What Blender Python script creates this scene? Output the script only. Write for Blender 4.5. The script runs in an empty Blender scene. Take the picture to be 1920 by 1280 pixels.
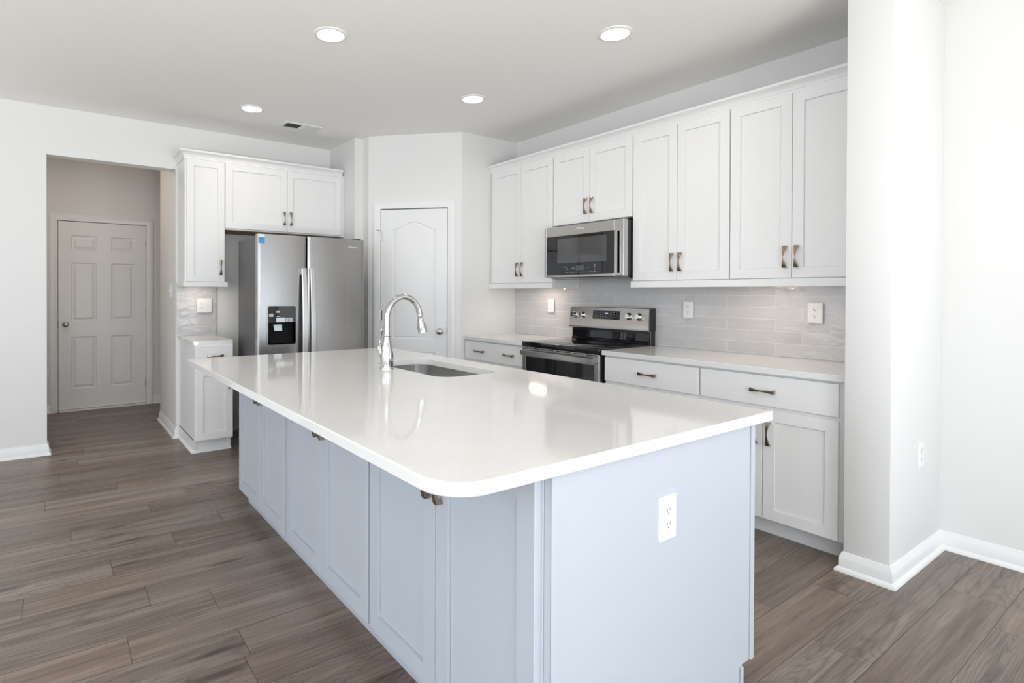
import bpy, bmesh, math, random
from mathutils import Vector, Matrix
random.seed(7)
SC = bpy.context.scene
COL = SC.collection
PI = math.pi

# ------------------------------------------------------------------ camera
yaw, pit, rol = math.radians(34.2761), math.radians(-0.3983), math.radians(-0.1814)
FPX, CX, CY, CAMH = 1045.976, 812.176, 556.652, 1.2856
Rv = Vector((math.cos(yaw), -math.sin(yaw), 0)); Dv = Vector((math.sin(yaw), math.cos(yaw), 0)); Zv = Vector((0, 0, 1))
fwd = Dv*math.cos(pit) + Zv*math.sin(pit)
up0 = -Dv*math.sin(pit) + Zv*math.cos(pit)
rgt = Rv*math.cos(rol) - up0*math.sin(rol)
upv = Rv*math.sin(rol) + up0*math.cos(rol)
cam = bpy.data.cameras.new('camera')
cam.sensor_width = 36.0
cam.lens = FPX/1920*36.0
cam.shift_x = (960-CX)/1920
cam.shift_y = -(640-CY)/1920
cam.clip_start = 0.05
camo = bpy.data.objects.new('camera', cam); COL.objects.link(camo)
M = Matrix.Identity(4)
for i in range(3):
    M[i][0], M[i][1], M[i][2] = rgt[i], upv[i], -fwd[i]
M[2][3] = CAMH
camo.matrix_world = M
SC.camera = camo

# ------------------------------------------------------------------ world, exposure, large lights
SC.view_settings.view_transform = 'Standard'
SC.view_settings.look = 'None'
SC.view_settings.gamma = 1.0
SC.view_settings.use_curve_mapping = False
SC.view_settings.exposure = 0.02
W = bpy.data.worlds.new('sky'); SC.world = W; W.use_nodes = True
W.node_tree.nodes['Background'].inputs[0].default_value = (0.80, 0.89, 1.0, 1)
W.node_tree.nodes['Background'].inputs[1].default_value = 1.6

def area(name, loc, rot, sx, sy, power, col):
    l = bpy.data.lights.new(name, 'AREA'); l.shape = 'RECTANGLE'; l.size = sx; l.size_y = sy
    l.energy = power; l.color = col
    o = bpy.data.objects.new(name, l); o.location = loc; o.rotation_euler = rot; COL.objects.link(o)
    return o

XL, XR, YN, YF = -2.7, 3.7375, -2.5, 5.3497          # room inner planes
ZC = 2.7505
DAY = (0.77, 0.88, 1.0)
FRONT_WINDOWS = [(-2.3, -0.7, 0.1, 2.4), (-0.2, 1.4, 0.1, 2.4), (1.9, 3.5, 0.1, 2.4)]
LEFT_WINDOWS = [(-1.9, -0.3, 0.5, 2.4), (0.3, 2.3, 0.1, 2.4), (2.9, 4.5, 0.5, 2.4)]
GROUND = (1.0, 0.93, 0.84)
# sky light falls in and down, light off the sunlit ground outside comes in and up
for (a, b, c, d_), pw, gw in zip(FRONT_WINDOWS, (0.92, 0.95, 0.56), (1.32, 1.38, 0.05)):
    if a < 1.5: area('sky_light', ((a+b)/2, YN-0.22, (c+d_)/2), (PI/2-0.62, 0, 0), b-a, d_-c, 46*pw, DAY)
    else: area('sky_light', ((a+b)/2, YN-0.22, 0.75), (PI/2-0.35, 0, 0), b-a, 1.2, 46*pw, DAY)
    area('ground_light', ((a+b)/2, YN-1.2, 0.02), (PI-0.30, 0, 0), (b-a)*1.2, 1.9, 165*gw, GROUND)
for (a, b, c, d_), pw, gw in zip(LEFT_WINDOWS, (0.62, 0.60, 0.25), (0.34, 0.36, 0.30)):
    area('sky_light', (XL-0.22, (a+b)/2, (c+d_)/2), (PI/2-0.62, 0, -PI/2), b-a, d_-c, 46*pw, DAY)
    area('ground_light', (XL-1.2, (a+b)/2, 0.02), (PI-0.30, 0, -PI/2), (b-a)*1.2, 1.9, 165*gw, GROUND)

l = bpy.data.lights.new('hall_fill', 'AREA'); l.shape = 'DISK'; l.size = 0.3; l.energy = 5.0; l.color = (1.0, 0.80, 0.64)  # added warm fill that brightens the passage, no fixture behind it
hl = bpy.data.objects.new('hall_fill', l); COL.objects.link(hl); hl.location = (0.15, 6.05, 2.735)

# ------------------------------------------------------------------ materials
def newmat(name):
    m = bpy.data.materials.new(name); m.use_nodes = True
    nt = m.node_tree
    return m, nt, nt.nodes['Principled BSDF']
def mat(name, col, rough=0.5, metal=0.0, coat=0.0, spec=None, aniso=0.0):
    m, nt, b = newmat(name)
    b.inputs['Base Color'].default_value = (*col, 1)
    b.inputs['Roughness'].default_value = rough
    b.inputs['Metallic'].default_value = metal
    b.inputs['Coat Weight'].default_value = coat
    if spec is not None: b.inputs['Specular IOR Level'].default_value = spec
    if aniso: b.inputs['Anisotropic'].default_value = aniso
    return m
def N(nt, typ, **kw):
    n = nt.nodes.new(typ)
    for k, v in kw.items(): setattr(n, k, v)
    return n
def bump(nt, b, height, strength, dist):
    bp = N(nt, 'ShaderNodeBump'); bp.inputs['Strength'].default_value = strength; bp.inputs['Distance'].default_value = dist
    nt.links.new(height, bp.inputs['Height']); nt.links.new(bp.outputs[0], b.inputs['Normal'])
def noise(nt, vec, scale, detail=2.0, rough=0.5, dist=0.0):
    n = N(nt, 'ShaderNodeTexNoise'); n.inputs['Scale'].default_value = scale; n.inputs['Detail'].default_value = detail
    n.inputs['Roughness'].default_value = rough; n.inputs['Distortion'].default_value = dist
    if vec is not None: nt.links.new(vec, n.inputs['Vector'])
    return n
def mapping(nt, vec, scale):
    mp = N(nt, 'ShaderNodeMapping'); mp.inputs['Scale'].default_value = scale
    nt.links.new(vec, mp.inputs['Vector']); return mp.outputs[0]
def ramp(nt, fac, stops):
    r = N(nt, 'ShaderNodeValToRGB'); e = r.color_ramp.elements
    while len(e) < len(stops): e.new(0.5)
    for el, (p, c) in zip(e, stops):
        el.position = p; el.color = (*c, 1)
    nt.links.new(fac, r.inputs[0]); return r.outputs[0]
def mix(nt, fac, a, b, mode='MIX'):
    n = N(nt, 'ShaderNodeMix', data_type='RGBA', blend_type=mode)
    for s, v in ((n.inputs[0], fac), (n.inputs[6], a), (n.inputs[7], b)):
        if isinstance(v, (int, float)): s.default_value = v
        elif isinstance(v, tuple): s.default_value = (*v, 1)
        else: nt.links.new(v, s)
    return n.outputs[2]
def math_(nt, op, a, b=None):
    n = N(nt, 'ShaderNodeMath', operation=op)
    for s, v in zip(n.inputs, (a, b)):
        if v is None: continue
        if isinstance(v, (int, float)): s.default_value = v
        else: nt.links.new(v, s)
    return n.outputs[0]

def paint(name, col, rough=0.6, b_strength=0.04):
    m, nt, b = newmat(name)
    b.inputs['Base Color'].default_value = (*col, 1); b.inputs['Roughness'].default_value = rough
    g = N(nt, 'ShaderNodeNewGeometry')
    bump(nt, b, noise(nt, g.outputs['Position'], 220, 2).outputs[0], b_strength, 0.002)
    return m
WALL = paint('wall_paint', (0.80, 0.797, 0.778), 0.6)
CEIL = paint('ceiling_paint', (0.92, 0.905, 0.88), 0.85)
TRIM = mat('trim_paint', (0.85, 0.85, 0.845), 0.35)
CABW = mat('white_cabinet_paint', (0.86, 0.857, 0.848), 0.38)
CABG = mat('grey_cabinet_paint', (0.50, 0.535, 0.585), 0.40)
WOODB = mat('brown_board', (0.16, 0.09, 0.05), 0.6)
BRONZE = mat('bronze_metal', (0.37, 0.285, 0.225), 0.18, 1.0)
NICKEL = mat('brushed_nickel', (0.58, 0.57, 0.555), 0.13, 1.0)
KNOBM = mat('satin_nickel', (0.50, 0.47, 0.44), 0.25, 1.0)
CHROME = mat('polished_metal', (0.80, 0.80, 0.80), 0.12, 1.0)
BLACKG = mat('black_glass', (0.010, 0.010, 0.012), 0.04, 0, spec=0.6)
BLACKP = mat('black_enamel', (0.016, 0.016, 0.018), 0.16)
DARK = mat('dark_recess', (0.008, 0.008, 0.009), 0.5, spec=0.15)
GREYW = mat('smoked_window', (0.075, 0.075, 0.078), 0.06, 0, spec=0.7)
PLATE = mat('white_plastic', (0.86, 0.86, 0.85), 0.3)
SLOTM = mat('socket_dark', (0.10, 0.10, 0.10), 0.6)
WORDM = mat('wordmark_silver', (0.85, 0.85, 0.85), 0.3, 0.2)
PRINT = mat('panel_print', (0.55, 0.57, 0.6), 0.5)
FRIDGESIDE = mat('grey_enamel', (0.115, 0.113, 0.112), 0.42, spec=0.25)
STICKW = mat('sticker_white', (0.75, 0.82, 0.86), 0.5)
STICKB = mat('sticker_blue', (0.05, 0.30, 0.58), 0.45)
REFLECT = mat('copper_reflection', (0.55, 0.35, 0.24), 0.35, 0.4)  # colour of the painted reflection on the range trim

def steel(name, col, rough, vertical=True):
    m, nt, b = newmat(name)
    b.inputs['Base Color'].default_value = (*col, 1); b.inputs['Metallic'].default_value = 1.0
    t = N(nt, 'ShaderNodeTexCoord')
    sc = (150, 150, 0.8) if vertical else (3, 3, 500)
    n = noise(nt, mapping(nt, t.outputs['Object'], sc), 1.0, 2)
    r = N(nt, 'ShaderNodeMapRange'); r.inputs[3].default_value = rough*0.96; r.inputs[4].default_value = rough*1.04
    nt.links.new(n.outputs[0], r.inputs[0]); nt.links.new(r.outputs[0], b.inputs['Roughness'])
    bump(nt, b, n.outputs[0], 0.002 if not vertical else 0.001, 0.0002)
    return m
STEEL = steel('stainless_steel', (0.37, 0.36, 0.35), 0.27)
STEELB = steel('bright_steel', (0.62, 0.61, 0.60), 0.25)
STEELH = steel('stainless_steel_brushed_across', (0.52, 0.505, 0.485), 0.26, False)
SINKM = steel('sink_steel', (0.55, 0.545, 0.53), 0.22, False)

def emit(name, col, strength):
    m, nt, b = newmat(name)
    b.inputs['Base Color'].default_value = (0.9, 0.9, 0.9, 1)
    b.inputs['Emission Color'].default_value = (*col, 1); b.inputs['Emission Strength'].default_value = strength
    return m
LENS = emit('lamp_lens', (1.0, 0.93, 0.84), 9.0)
STRIP = emit('strip_lens', (1.0, 0.86, 0.72), 6.0)
LED = emit('display_digits', (0.45, 0.75, 1.0), 1.6)

def quartz():
    m, nt, b = newmat('white_quartz')
    g = N(nt, 'ShaderNodeNewGeometry')
    n1 = noise(nt, g.outputs['Position'], 420, 3, 0.7)
    n2 = noise(nt, g.outputs['Position'], 5, 3)
    c = ramp(nt, n1.outputs[0], [(0.30, (0.70, 0.685, 0.66)), (0.46, (0.80, 0.79, 0.775)), (0.62, (0.83, 0.825, 0.815))])
    c2 = mix(nt, 0.05, c, ramp(nt, n2.outputs[0], [(0.35, (0.6, 0.58, 0.55)), (0.65, (0.9, 0.9, 0.9))]))
    nt.links.new(c2, b.inputs['Base Color'])
    b.inputs['Roughness'].default_value = 0.07; b.inputs['Specular IOR Level'].default_value = 0.5
    return m
QUARTZ = quartz()

def planks():
    m, nt, b = newmat('oak_vinyl_planks')
    uv = N(nt, 'ShaderNodeUVMap', uv_map='plank_uv')
    at = N(nt, 'ShaderNodeAttribute', attribute_name='plank_tone')
    sp = N(nt, 'ShaderNodeSeparateXYZ'); nt.links.new(uv.outputs[0], sp.inputs[0])
    ca = N(nt, 'ShaderNodeSeparateColor'); nt.links.new(at.outputs['Color'], ca.inputs[0])
    # every plank shows its own stretch of timber
    cb = N(nt, 'ShaderNodeCombineXYZ')
    nt.links.new(math_(nt, 'ADD', sp.outputs[0], math_(nt, 'MULTIPLY', ca.outputs[0], 37.0)), cb.inputs[0])
    nt.links.new(math_(nt, 'ADD', sp.outputs[1], math_(nt, 'MULTIPLY', ca.outputs[1], 23.0)), cb.inputs[1])
    nt.links.new(math_(nt, 'MULTIPLY', ca.outputs[2], 11.0), cb.inputs[2])
    P = cb.outputs[0]
    broad = noise(nt, mapping(nt, P, (0.8, 13, 1)), 1.0, 4, 0.55, 0.25)
    grain = noise(nt, mapping(nt, P, (2.6, 85, 1)), 1.0, 6, 0.68, 0.2)
    fine = noise(nt, mapping(nt, P, (12, 430, 1)), 1.0, 3, 0.7)
    # knots, each with the grain flowing round it
    vo = N(nt, 'ShaderNodeTexVoronoi', voronoi_dimensions='2D'); vo.inputs['Scale'].default_value = 1.0
    nt.links.new(mapping(nt, P, (1.15, 5.2, 1)), vo.inputs['Vector'])
    vc = N(nt, 'ShaderNodeSeparateColor'); nt.links.new(vo.outputs['Color'], vc.inputs[0])
    has = math_(nt, 'GREATER_THAN', vc.outputs[0], 0.60)
    near = N(nt, 'ShaderNodeMapRange', interpolation_type='SMOOTHSTEP'); near.inputs[1].default_value = 0.45; near.inputs[2].default_value = 0.0
    nt.links.new(vo.outputs['Distance'], near.inputs[0])
    core = N(nt, 'ShaderNodeMapRange', interpolation_type='SMOOTHSTEP'); core.inputs[1].default_value = 0.15; core.inputs[2].default_value = 0.02
    nt.links.new(math_(nt, 'ADD', vo.outputs['Distance'], math_(nt, 'MULTIPLY', math_(nt, 'SUBTRACT', grain.outputs[0], 0.5), 0.16)), core.inputs[0])
    warp = noise(nt, mapping(nt, P, (0.6, 5.5, 1)), 1.0, 2, 0.5, 0.4)
    flow = math_(nt, 'ADD', math_(nt, 'MULTIPLY', warp.outputs[0], 27.0), math_(nt, 'MULTIPLY', math_(nt, 'MULTIPLY', near.outputs[0], has), 2.2))
    ring = math_(nt, 'FRACT', flow)
    ringl = math_(nt, 'POWER', math_(nt, 'ABSOLUTE', math_(nt, 'SUBTRACT', math_(nt, 'MULTIPLY', ring, 2.0), 1.0)), 3.0)
    amt = math_(nt, 'MULTIPLY', math_(nt, 'GREATER_THAN', ca.outputs[2], 0.35), 0.085)
    v = math_(nt, 'ADD', math_(nt, 'MULTIPLY', broad.outputs[0], 0.40), math_(nt, 'MULTIPLY', grain.outputs[0], 0.40))
    v = math_(nt, 'ADD', v, math_(nt, 'MULTIPLY', fine.outputs[0], 0.20))
    v = math_(nt, 'SUBTRACT', v, math_(nt, 'MULTIPLY', ringl, amt))
    v = math_(nt, 'ADD', v, math_(nt, 'MULTIPLY', math_(nt, 'SUBTRACT', ca.outputs[0], 0.5), 0.075))
    col = ramp(nt, v, [(0.30, (0.070, 0.050, 0.040)), (0.42, (0.145, 0.108, 0.086)), (0.52, (0.222, 0.173, 0.142)), (0.64, (0.330, 0.272, 0.230))])
    col = mix(nt, math_(nt, 'MULTIPLY', math_(nt, 'MULTIPLY', core.outputs[0], has), 0.80), col, (0.055, 0.040, 0.034))
    tint = ramp(nt, ca.outputs[1], [(0.0, (1.0, 0.95, 0.91)), (0.5, (0.97, 0.97, 0.96)), (1.0, (0.93, 0.965, 0.99))])
    col = mix(nt, 1.0, col, tint, 'MULTIPLY')
    # bevelled seams between planks
    e1 = math_(nt, 'MINIMUM', sp.outputs[1], math_(nt, 'SUBTRACT', 0.1800, sp.outputs[1]))
    e2 = math_(nt, 'MINIMUM', sp.outputs[0], math_(nt, 'SUBTRACT', 1.245, sp.outputs[0]))
    e = math_(nt, 'MINIMUM', e1, e2)
    sm = N(nt, 'ShaderNodeMapRange', interpolation_type='SMOOTHSTEP'); sm.inputs[1].default_value = 0.0004; sm.inputs[2].default_value = 0.0019
    nt.links.new(e, sm.inputs[0])
    col = mix(nt, sm.outputs[0], (0.040, 0.030, 0.025), col)
    nt.links.new(col, b.inputs['Base Color'])
    b.inputs['Roughness'].default_value = 0.36
    h = math_(nt, 'ADD', math_(nt, 'MULTIPLY', grain.outputs[0], 0.25), sm.outputs[0])
    bump(nt, b, h, 0.35, 0.0012)
    return m
PLANKS = planks()

def tiles():
    m, nt, b = newmat('glazed_subway_tile')
    uv = N(nt, 'ShaderNodeUVMap', uv_map='tile_uv')
    br = N(nt, 'ShaderNodeTexBrick'); br.offset = 0.5; br.offset_frequency = 2; br.squash = 1.0
    br.inputs['Scale'].default_value = 1.0; br.inputs['Mortar Size'].default_value = 0.0016; br.inputs['Mortar Smooth'].default_value = 0.15
    br.inputs['Brick Width'].default_value = 0.303; br.inputs['Row Height'].default_value = 0.0737
    br.inputs['Color1'].default_value = (0.575, 0.57, 0.572, 1); br.inputs['Color2'].default_value = (0.63, 0.625, 0.625, 1)
    br.inputs['Mortar'].default_value = (0.78, 0.775, 0.77, 1); br.inputs['Bias'].default_value = 0.0
    nt.links.new(uv.outputs[0], br.inputs['Vector'])
    w = noise(nt, mapping(nt, uv.outputs[0], (8, 13, 1)), 1.0, 2.0, 0.5, 0.5)
    c = mix(nt, 0.14, br.outputs[0], mix(nt, 1.0, br.outputs[0], ramp(nt, w.outputs[0], [(0.3, (0.82, 0.82, 0.83)), (0.65, (1.08, 1.07, 1.06))]), 'MULTIPLY'))
    nt.links.new(c, b.inputs['Base Color'])
    r = N(nt, 'ShaderNodeMapRange'); r.inputs[3].default_value = 0.05; r.inputs[4].default_value = 0.6
    nt.links.new(br.outputs['Fac'], r.inputs[0]); nt.links.new(r.outputs[0], b.inputs['Roughness'])
    h = math_(nt, 'SUBTRACT', math_(nt, 'MULTIPLY', w.outputs[0], 1.6), math_(nt, 'MULTIPLY', br.outputs['Fac'], 0.6))
    bump(nt, b, h, 0.55, 0.006)
    return m
TILE = tiles()

# ------------------------------------------------------------------ mesh helpers
class MB:
    def __init__(s): s.v = []; s.f = []
    def add(s, vs, fs):
        o = len(s.v); s.v += [tuple(v) for v in vs]; s.f += [tuple(i+o for i in f) for f in fs]; return s
    def box(s, x0, x1, y0, y1, z0, z1, bev=0.0, seg=1):
        x0, x1 = min(x0, x1), max(x0, x1); y0, y1 = min(y0, y1), max(y0, y1); z0, z1 = min(z0, z1), max(z0, z1)
        if bev <= 0:
            vs = [(x, y, z) for x in (x0, x1) for y in (y0, y1) for z in (z0, z1)]
            return s.add(vs, [(0, 1, 3, 2), (4, 6, 7, 5), (0, 4, 5, 1), (2, 3, 7, 6), (0, 2, 6, 4), (1, 5, 7, 3)])
        bm = bmesh.new(); bmesh.ops.create_cube(bm, size=1)
        for v in bm.verts: v.co = Vector(((x0+x1)/2+v.co.x*(x1-x0), (y0+y1)/2+v.co.y*(y1-y0), (z0+z1)/2+v.co.z*(z1-z0)))
        bmesh.ops.bevel(bm, geom=bm.edges[:], offset=bev, segments=seg, affect='EDGES', profile=0.5)
        return s.bm(bm)
    def bm(s, bm, free=True):
        bm.verts.index_update()
        s.add([v.co[:] for v in bm.verts], [[v.index for v in f.verts] for f in bm.faces])
        if free: bm.free()
        return s
    def loft(s, rings, closed=True, cap0=True, cap1=True):
        n = len(rings[0]); o = len(s.v)
        vs = [p for r in rings for p in r]; fs = []
        for k in range(len(rings)-1):
            for i in range(n if closed else n-1):
                j = (i+1) % n
                fs.append((k*n+i, k*n+j, (k+1)*n+j, (k+1)*n+i))
        if cap0: fs.append(tuple(range(n))[::-1])
        if cap1: fs.append(tuple((len(rings)-1)*n+i for i in range(n)))
        return s.add(vs, fs)
    def lathe(s, prof, n=32, mtx=None, flute=0.0, nf=12, frange=None):
        rings = []
        for r, z in prof:
            ring = []
            for i in range(n):
                a = 2*PI*i/n; rr = r
                if flute and frange and frange[0] <= z <= frange[1]: rr = r*(1+flute*math.cos(nf*a))
                p = Vector((rr*math.cos(a), rr*math.sin(a), z))
                ring.append(tuple(mtx @ p) if mtx else tuple(p))
            rings.append(ring)
        return s.loft(rings)
    def tube(s, path, rad, n=16):
        path = [Vector(p) for p in path]
        rads = rad if isinstance(rad, (list, tuple)) else [rad]*len(path)
        t0 = (path[1]-path[0]).normalized()
        ref = Vector((0, 0, 1)) if abs(t0.z) < 0.9 else Vector((0, 1, 0))
        nrm = (ref - t0*ref.dot(t0)).normalized(); rings = []
        for k, p in enumerate(path):
            t = (path[min(k+1, len(path)-1)]-path[max(k-1, 0)]).normalized()
            nrm = (nrm - t*nrm.dot(t)).normalized(); bi = t.cross(nrm)
            rings.append([tuple(p + (nrm*math.cos(2*PI*i/n)+bi*math.sin(2*PI*i/n))*rads[k]) for i in range(n)])
        return s.loft(rings)
    def sweep(s, path, prof, side=1):
        """profile (offset, z) carried along a floor-plan polyline with mitred corners; side=+1 puts offsets to the right of travel"""
        pts = [Vector((p[0], p[1])) for p in path]; rings = []
        for k, p in enumerate(pts):
            ds = []
            if k > 0: ds.append((p-pts[k-1]).normalized())
            if k < len(pts)-1: ds.append((pts[k+1]-p).normalized())
            ns = [Vector((d.y, -d.x))*side for d in ds]
            if len(ns) == 2:
                nn = (ns[0]+ns[1]).normalized(); nn = nn/max(0.2, nn.dot(ns[0]))
            else: nn = ns[0]
            rings.append([(p.x+nn.x*o, p.y+nn.y*o, z) for o, z in prof])
        return s.loft(rings)
    def build(s, name, m, parent=None, label=None, ang=35):
        me = bpy.data.meshes.new(name); me.from_pydata(s.v, [], s.f); me.validate()
        bm = bmesh.new(); bm.from_mesh(me); bmesh.ops.recalc_face_normals(bm, faces=bm.faces[:]); bm.to_mesh(me); bm.free()
        me.polygons.foreach_set('use_smooth', [True]*len(me.polygons))
        me.set_sharp_from_angle(angle=math.radians(ang))
        me.materials.append(m)
        o = bpy.data.objects.new(name, me); COL.objects.link(o)
        if parent is not None: o.parent = parent
        if label: o['label'] = label
        return o

def thing(name, label, cat, loc=(0, 0, 0), rz=0.0, group=None):
    o = bpy.data.objects.new(name, None); COL.objects.link(o); o.empty_display_size = 0.1
    o.location = loc; o.rotation_euler = (0, 0, rz); o['label'] = label; o['category'] = cat
    if group: o['group'] = group
    return o
def tag(o, label, cat, group=None):
    o['label'] = label; o['category'] = cat
    if group: o['group'] = group
    return o
def struct(name, mb, m, parent=None):
    o = mb.build(name, m, parent)
    if parent is None: o['kind'] = 'structure'
    return o
def rrect(x0, x1, y0, y1, r, n=8):
    """rounded rectangle, r = one radius or four (x0y0, x1y0, x1y1, x0y1)"""
    r = r if isinstance(r, (list, tuple)) else [r]*4
    out = []
    for (cx, cy, a0, rr) in ((x0+r[0], y0+r[0], PI, r[0]), (x1-r[1], y0+r[1], 1.5*PI, r[1]), (x1-r[2], y1-r[2], 0, r[2]), (x0+r[3], y1-r[3], 0.5*PI, r[3])):
        for i in range(n+1):
            a = a0+0.5*PI*i/n; out.append((cx+rr*math.cos(a), cy+rr*math.sin(a)))
    return out
def inset(poly, d):
    """move a counter-clockwise outline inwards by d"""
    n = len(poly); out = []
    for i in range(n):
        a, b, c = Vector(poly[i-1]), Vector(poly[i]), Vector(poly[(i+1) % n])
        d1, d2 = (b-a), (c-b)
        if d1.length < 1e-7: d1 = d2
        if d2.length < 1e-7: d2 = d1
        n1 = Vector((-d1.y, d1.x)).normalized(); n2 = Vector((-d2.y, d2.x)).normalized()
        nn = (n1+n2).normalized(); k = 1/max(0.35, nn.dot(n1))
        out.append((b.x+nn.x*d*k, b.y+nn.y*d*k))
    return out
def filled(outer, holes, place):
    """triangulated flat face with holes; place maps 2-D to 3-D"""
    bm = bmesh.new(); es = []
    for loop in [outer]+holes:
        vs = [bm.verts.new((p[0], p[1], 0)) for p in loop]
        es += [bm.edges.new((vs[i], vs[(i+1) % len(vs)])) for i in range(len(vs))]
    bmesh.ops.triangle_fill(bm, use_beauty=True, edges=es)
    for v in bm.verts: v.co = Vector(place(v.co.x, v.co.y))
    return bm

# ------------------------------------------------------------------ joinery helpers (front faces -y of the local frame)
def shaker(x0, x1, z0, z1, yf, t=0.02, rail=0.057, rec=0.009):
    m = MB(); c = 0.0015
    def ring(i, y): return [(x0+i, y, z0+i), (x1-i, y, z0+i), (x1-i, y, z1-i), (x0+i, y, z1-i)]
    m.loft([ring(0, yf+t), ring(0, yf+c), ring(c, yf), ring(rail, yf), ring(rail+0.0008, yf+rec+0.0025), ring(rail+0.0042, yf+rec+0.0025), ring(rail+0.0046, yf+rec)])
    return m
def slab(x0, x1, z0, z1, yf, t=0.02):
    m = MB(); c = 0.0015
    def ring(i, y): return [(x0+i, y, z0+i), (x1-i, y, z0+i), (x1-i, y, z1-i), (x0+i, y, z1-i)]
    return m.loft([ring(0, yf+t), ring(0, yf+c), ring(c, yf)])
def pull(cx, cz, yf, vertical=True, L=0.122):
    """bow-tie pull: wide flat ends, waist in the middle, bowed off the door"""
    m = MB(); rings = []; n = 18
    for i in range(n+1):
        s = -1+2*i/n; a = abs(s)
        w = 0.0032+0.0078*a**1.2; out = 0.023+0.010*(1-a**2); th = 0.0042+(out-0.0042)*a**2.4
        y0, y1 = yf-out, yf-out+th
        if i in (0, n): y1 = yf+0.0005
        p = s*L/2
        q = [(-w, y0+0.0022*a), (0, y0), (w, y0+0.0022*a), (w*0.85, y1), (-w*0.85, y1)]
        rings.append([((cx+u, y, cz+p) if vertical else (cx+p, y, cz+u)) for u, y in q])
    m.loft(rings)
    return m
def cabinet(name, label, cat, origin, rz, w, depth, z0, z1, doors=(), drawers=(), cab=CABW, toe=None, group=None, rail=0.057, body_bev=0.001, side_gap=0.0):
    """origin = back-left-floor corner seen from the front; doors = (x0, x1, z0, z1, handle x, handle z); drawers = (x0, x1, z0, z1, [handle xs])"""
    base = z0
    t = thing(name, label, cat, (origin[0], origin[1], base), rz, group)
    b = MB()
    zb = z0
    if toe:
        th, td, ti = toe
        b.box(ti, w-ti, -0.001, -(depth-0.02-td), 0, th+0.01-base); zb = z0+th
    b.box(0, w, -0.001, -(depth-0.02), zb-base, z1-base, body_bev)
    b.build('cabinet_body', cab, t)
    for d in doors:
        o = shaker(d[0], d[1], d[2]-base, d[3]-base, -depth, rail=rail).build('door', cab, t)
        if d[4] is not None: pull(d[4], d[5]-base, -depth).build('handle', BRONZE, o)
    for d in drawers:
        o = slab(d[0], d[1], d[2]-base, d[3]-base, -depth).build('drawer_front', cab, t)
        for hx in d[4]: pull(hx, (d[2]+d[3])/2-base, -depth, False).build('handle', BRONZE, o)
    return t

# ------------------------------------------------------------------ floor
A1, A2, TH, ZO = -0.041, 0.895, 0.126, 2.369       # passage opening in the back wall
YH, YJ = 7.157, 6.204
PW, PL, PY0 = 0.1800, 1.245, 0.553
JOINTS = {-1: 3.004, 0: 3.245, 1: 2.340, 2: 2.795, 3: 2.436, 7: 0.557, 9: 0.226, 10: 0.556, 12: -0.104, 13: 0.225, 14: 0.519, 15: 0.794,
          16: 0.078, 17: 0.475, 18: 0.704, 19: -0.042, 20: 0.349, 21: 0.79, 25: -0.135, 26: 0.203}
fx0, fx1, fy0, fy1 = XL-0.12, XR+0.12, YN-0.12, YH+0.12
vs, fs, uvs, tones = [], [], [], []
k = math.floor((fy0-PY0)/PW)
while PY0+k*PW < fy1:
    ya, yb = max(fy0, PY0+k*PW), min(fy1, PY0+(k+1)*PW)
    j = JOINTS.get(k, random.uniform(0, PL))
    x = j-PL*math.ceil((j-fx0)/PL)
    while x < fx1:
        xa, xb = max(fx0, x), min(fx1, x+PL)
        if xb-xa > 1e-4:
            o = len(vs); vs += [(xa, ya, 0), (xb, ya, 0), (xb, yb, 0), (xa, yb, 0)]; fs.append((o, o+1, o+2, o+3))
            v0, v1 = ya-(PY0+k*PW), yb-(PY0+k*PW)
            uvs += [(xa-x, v0), (xb-x, v0), (xb-x, v1), (xa-x, v1)]
            tn = (random.random(), random.random(), random.random(), 1); tones += [tn]*4
        x += PL
    k += 1
me = bpy.data.meshes.new('floor'); me.from_pydata(vs, [], fs)
me.uv_layers.new(name='plank_uv'); me.color_attributes.new('plank_tone', 'FLOAT_COLOR', 'CORNER')
me.uv_layers['plank_uv'].data.foreach_set('uv', [c for q in uvs for c in q])
me.color_attributes['plank_tone'].data.foreach_set('color', [c for q in tones for c in q])
me.materials.append(PLANKS)
fl = bpy.data.objects.new('floor', me); COL.objects.link(fl); fl['kind'] = 'structure'

# ------------------------------------------------------------------ walls and ceiling
struct('ceiling', MB().box(XL-0.12, XR+0.15, YN-0.12, YH+0.12, ZC, ZC+0.1), CEIL)
struct('wall_back', MB().box(XL-0.12, A1, YF, YF+TH, 0, ZC).box(A1, A2, YF, YF+TH, ZO, ZC).box(A2, XR+0.12, YF, YF+TH, 0, ZC), WALL)
struct('wall_hall_right', MB().box(A2, A2+TH, YF+TH, YJ, 0, ZC).box(A2+TH, 2.4, YJ-TH, YJ, 0, ZC), WALL)
struct('wall_hall_left', MB().box(-0.75, -0.65, YF+TH, YH, 0, ZC), WALL)
struct('wall_hall_end', MB().box(2.4, 2.5, YJ-TH, YH, 0, ZC), WALL)
HD0, HD1, HDZ = 0.0475, 0.8802, 2.045
struct('wall_hall_back', MB().box(-0.75, HD0-0.006, YH, YH+0.12, 0, ZC).box(HD1+0.006, 2.5, YH, YH+0.12, 0, ZC).box(HD0-0.006, HD1+0.006, YH, YH+0.12, HDZ+0.005, ZC)
       .box(HD0-0.006, HD1+0.006, YH+0.06, YH+0.12, 0, HDZ+0.005), WALL)
struct('wall_right', MB().box(XR, XR+0.12, YN-0.12, YF, 0, ZC), WALL)
SX, SF, SN = 3.040, 1.0629, 0.8875
struct('wall_stub', MB().box(SX, XR, SN, SF, 0, ZC, 0.004, 2), WALL)
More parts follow.
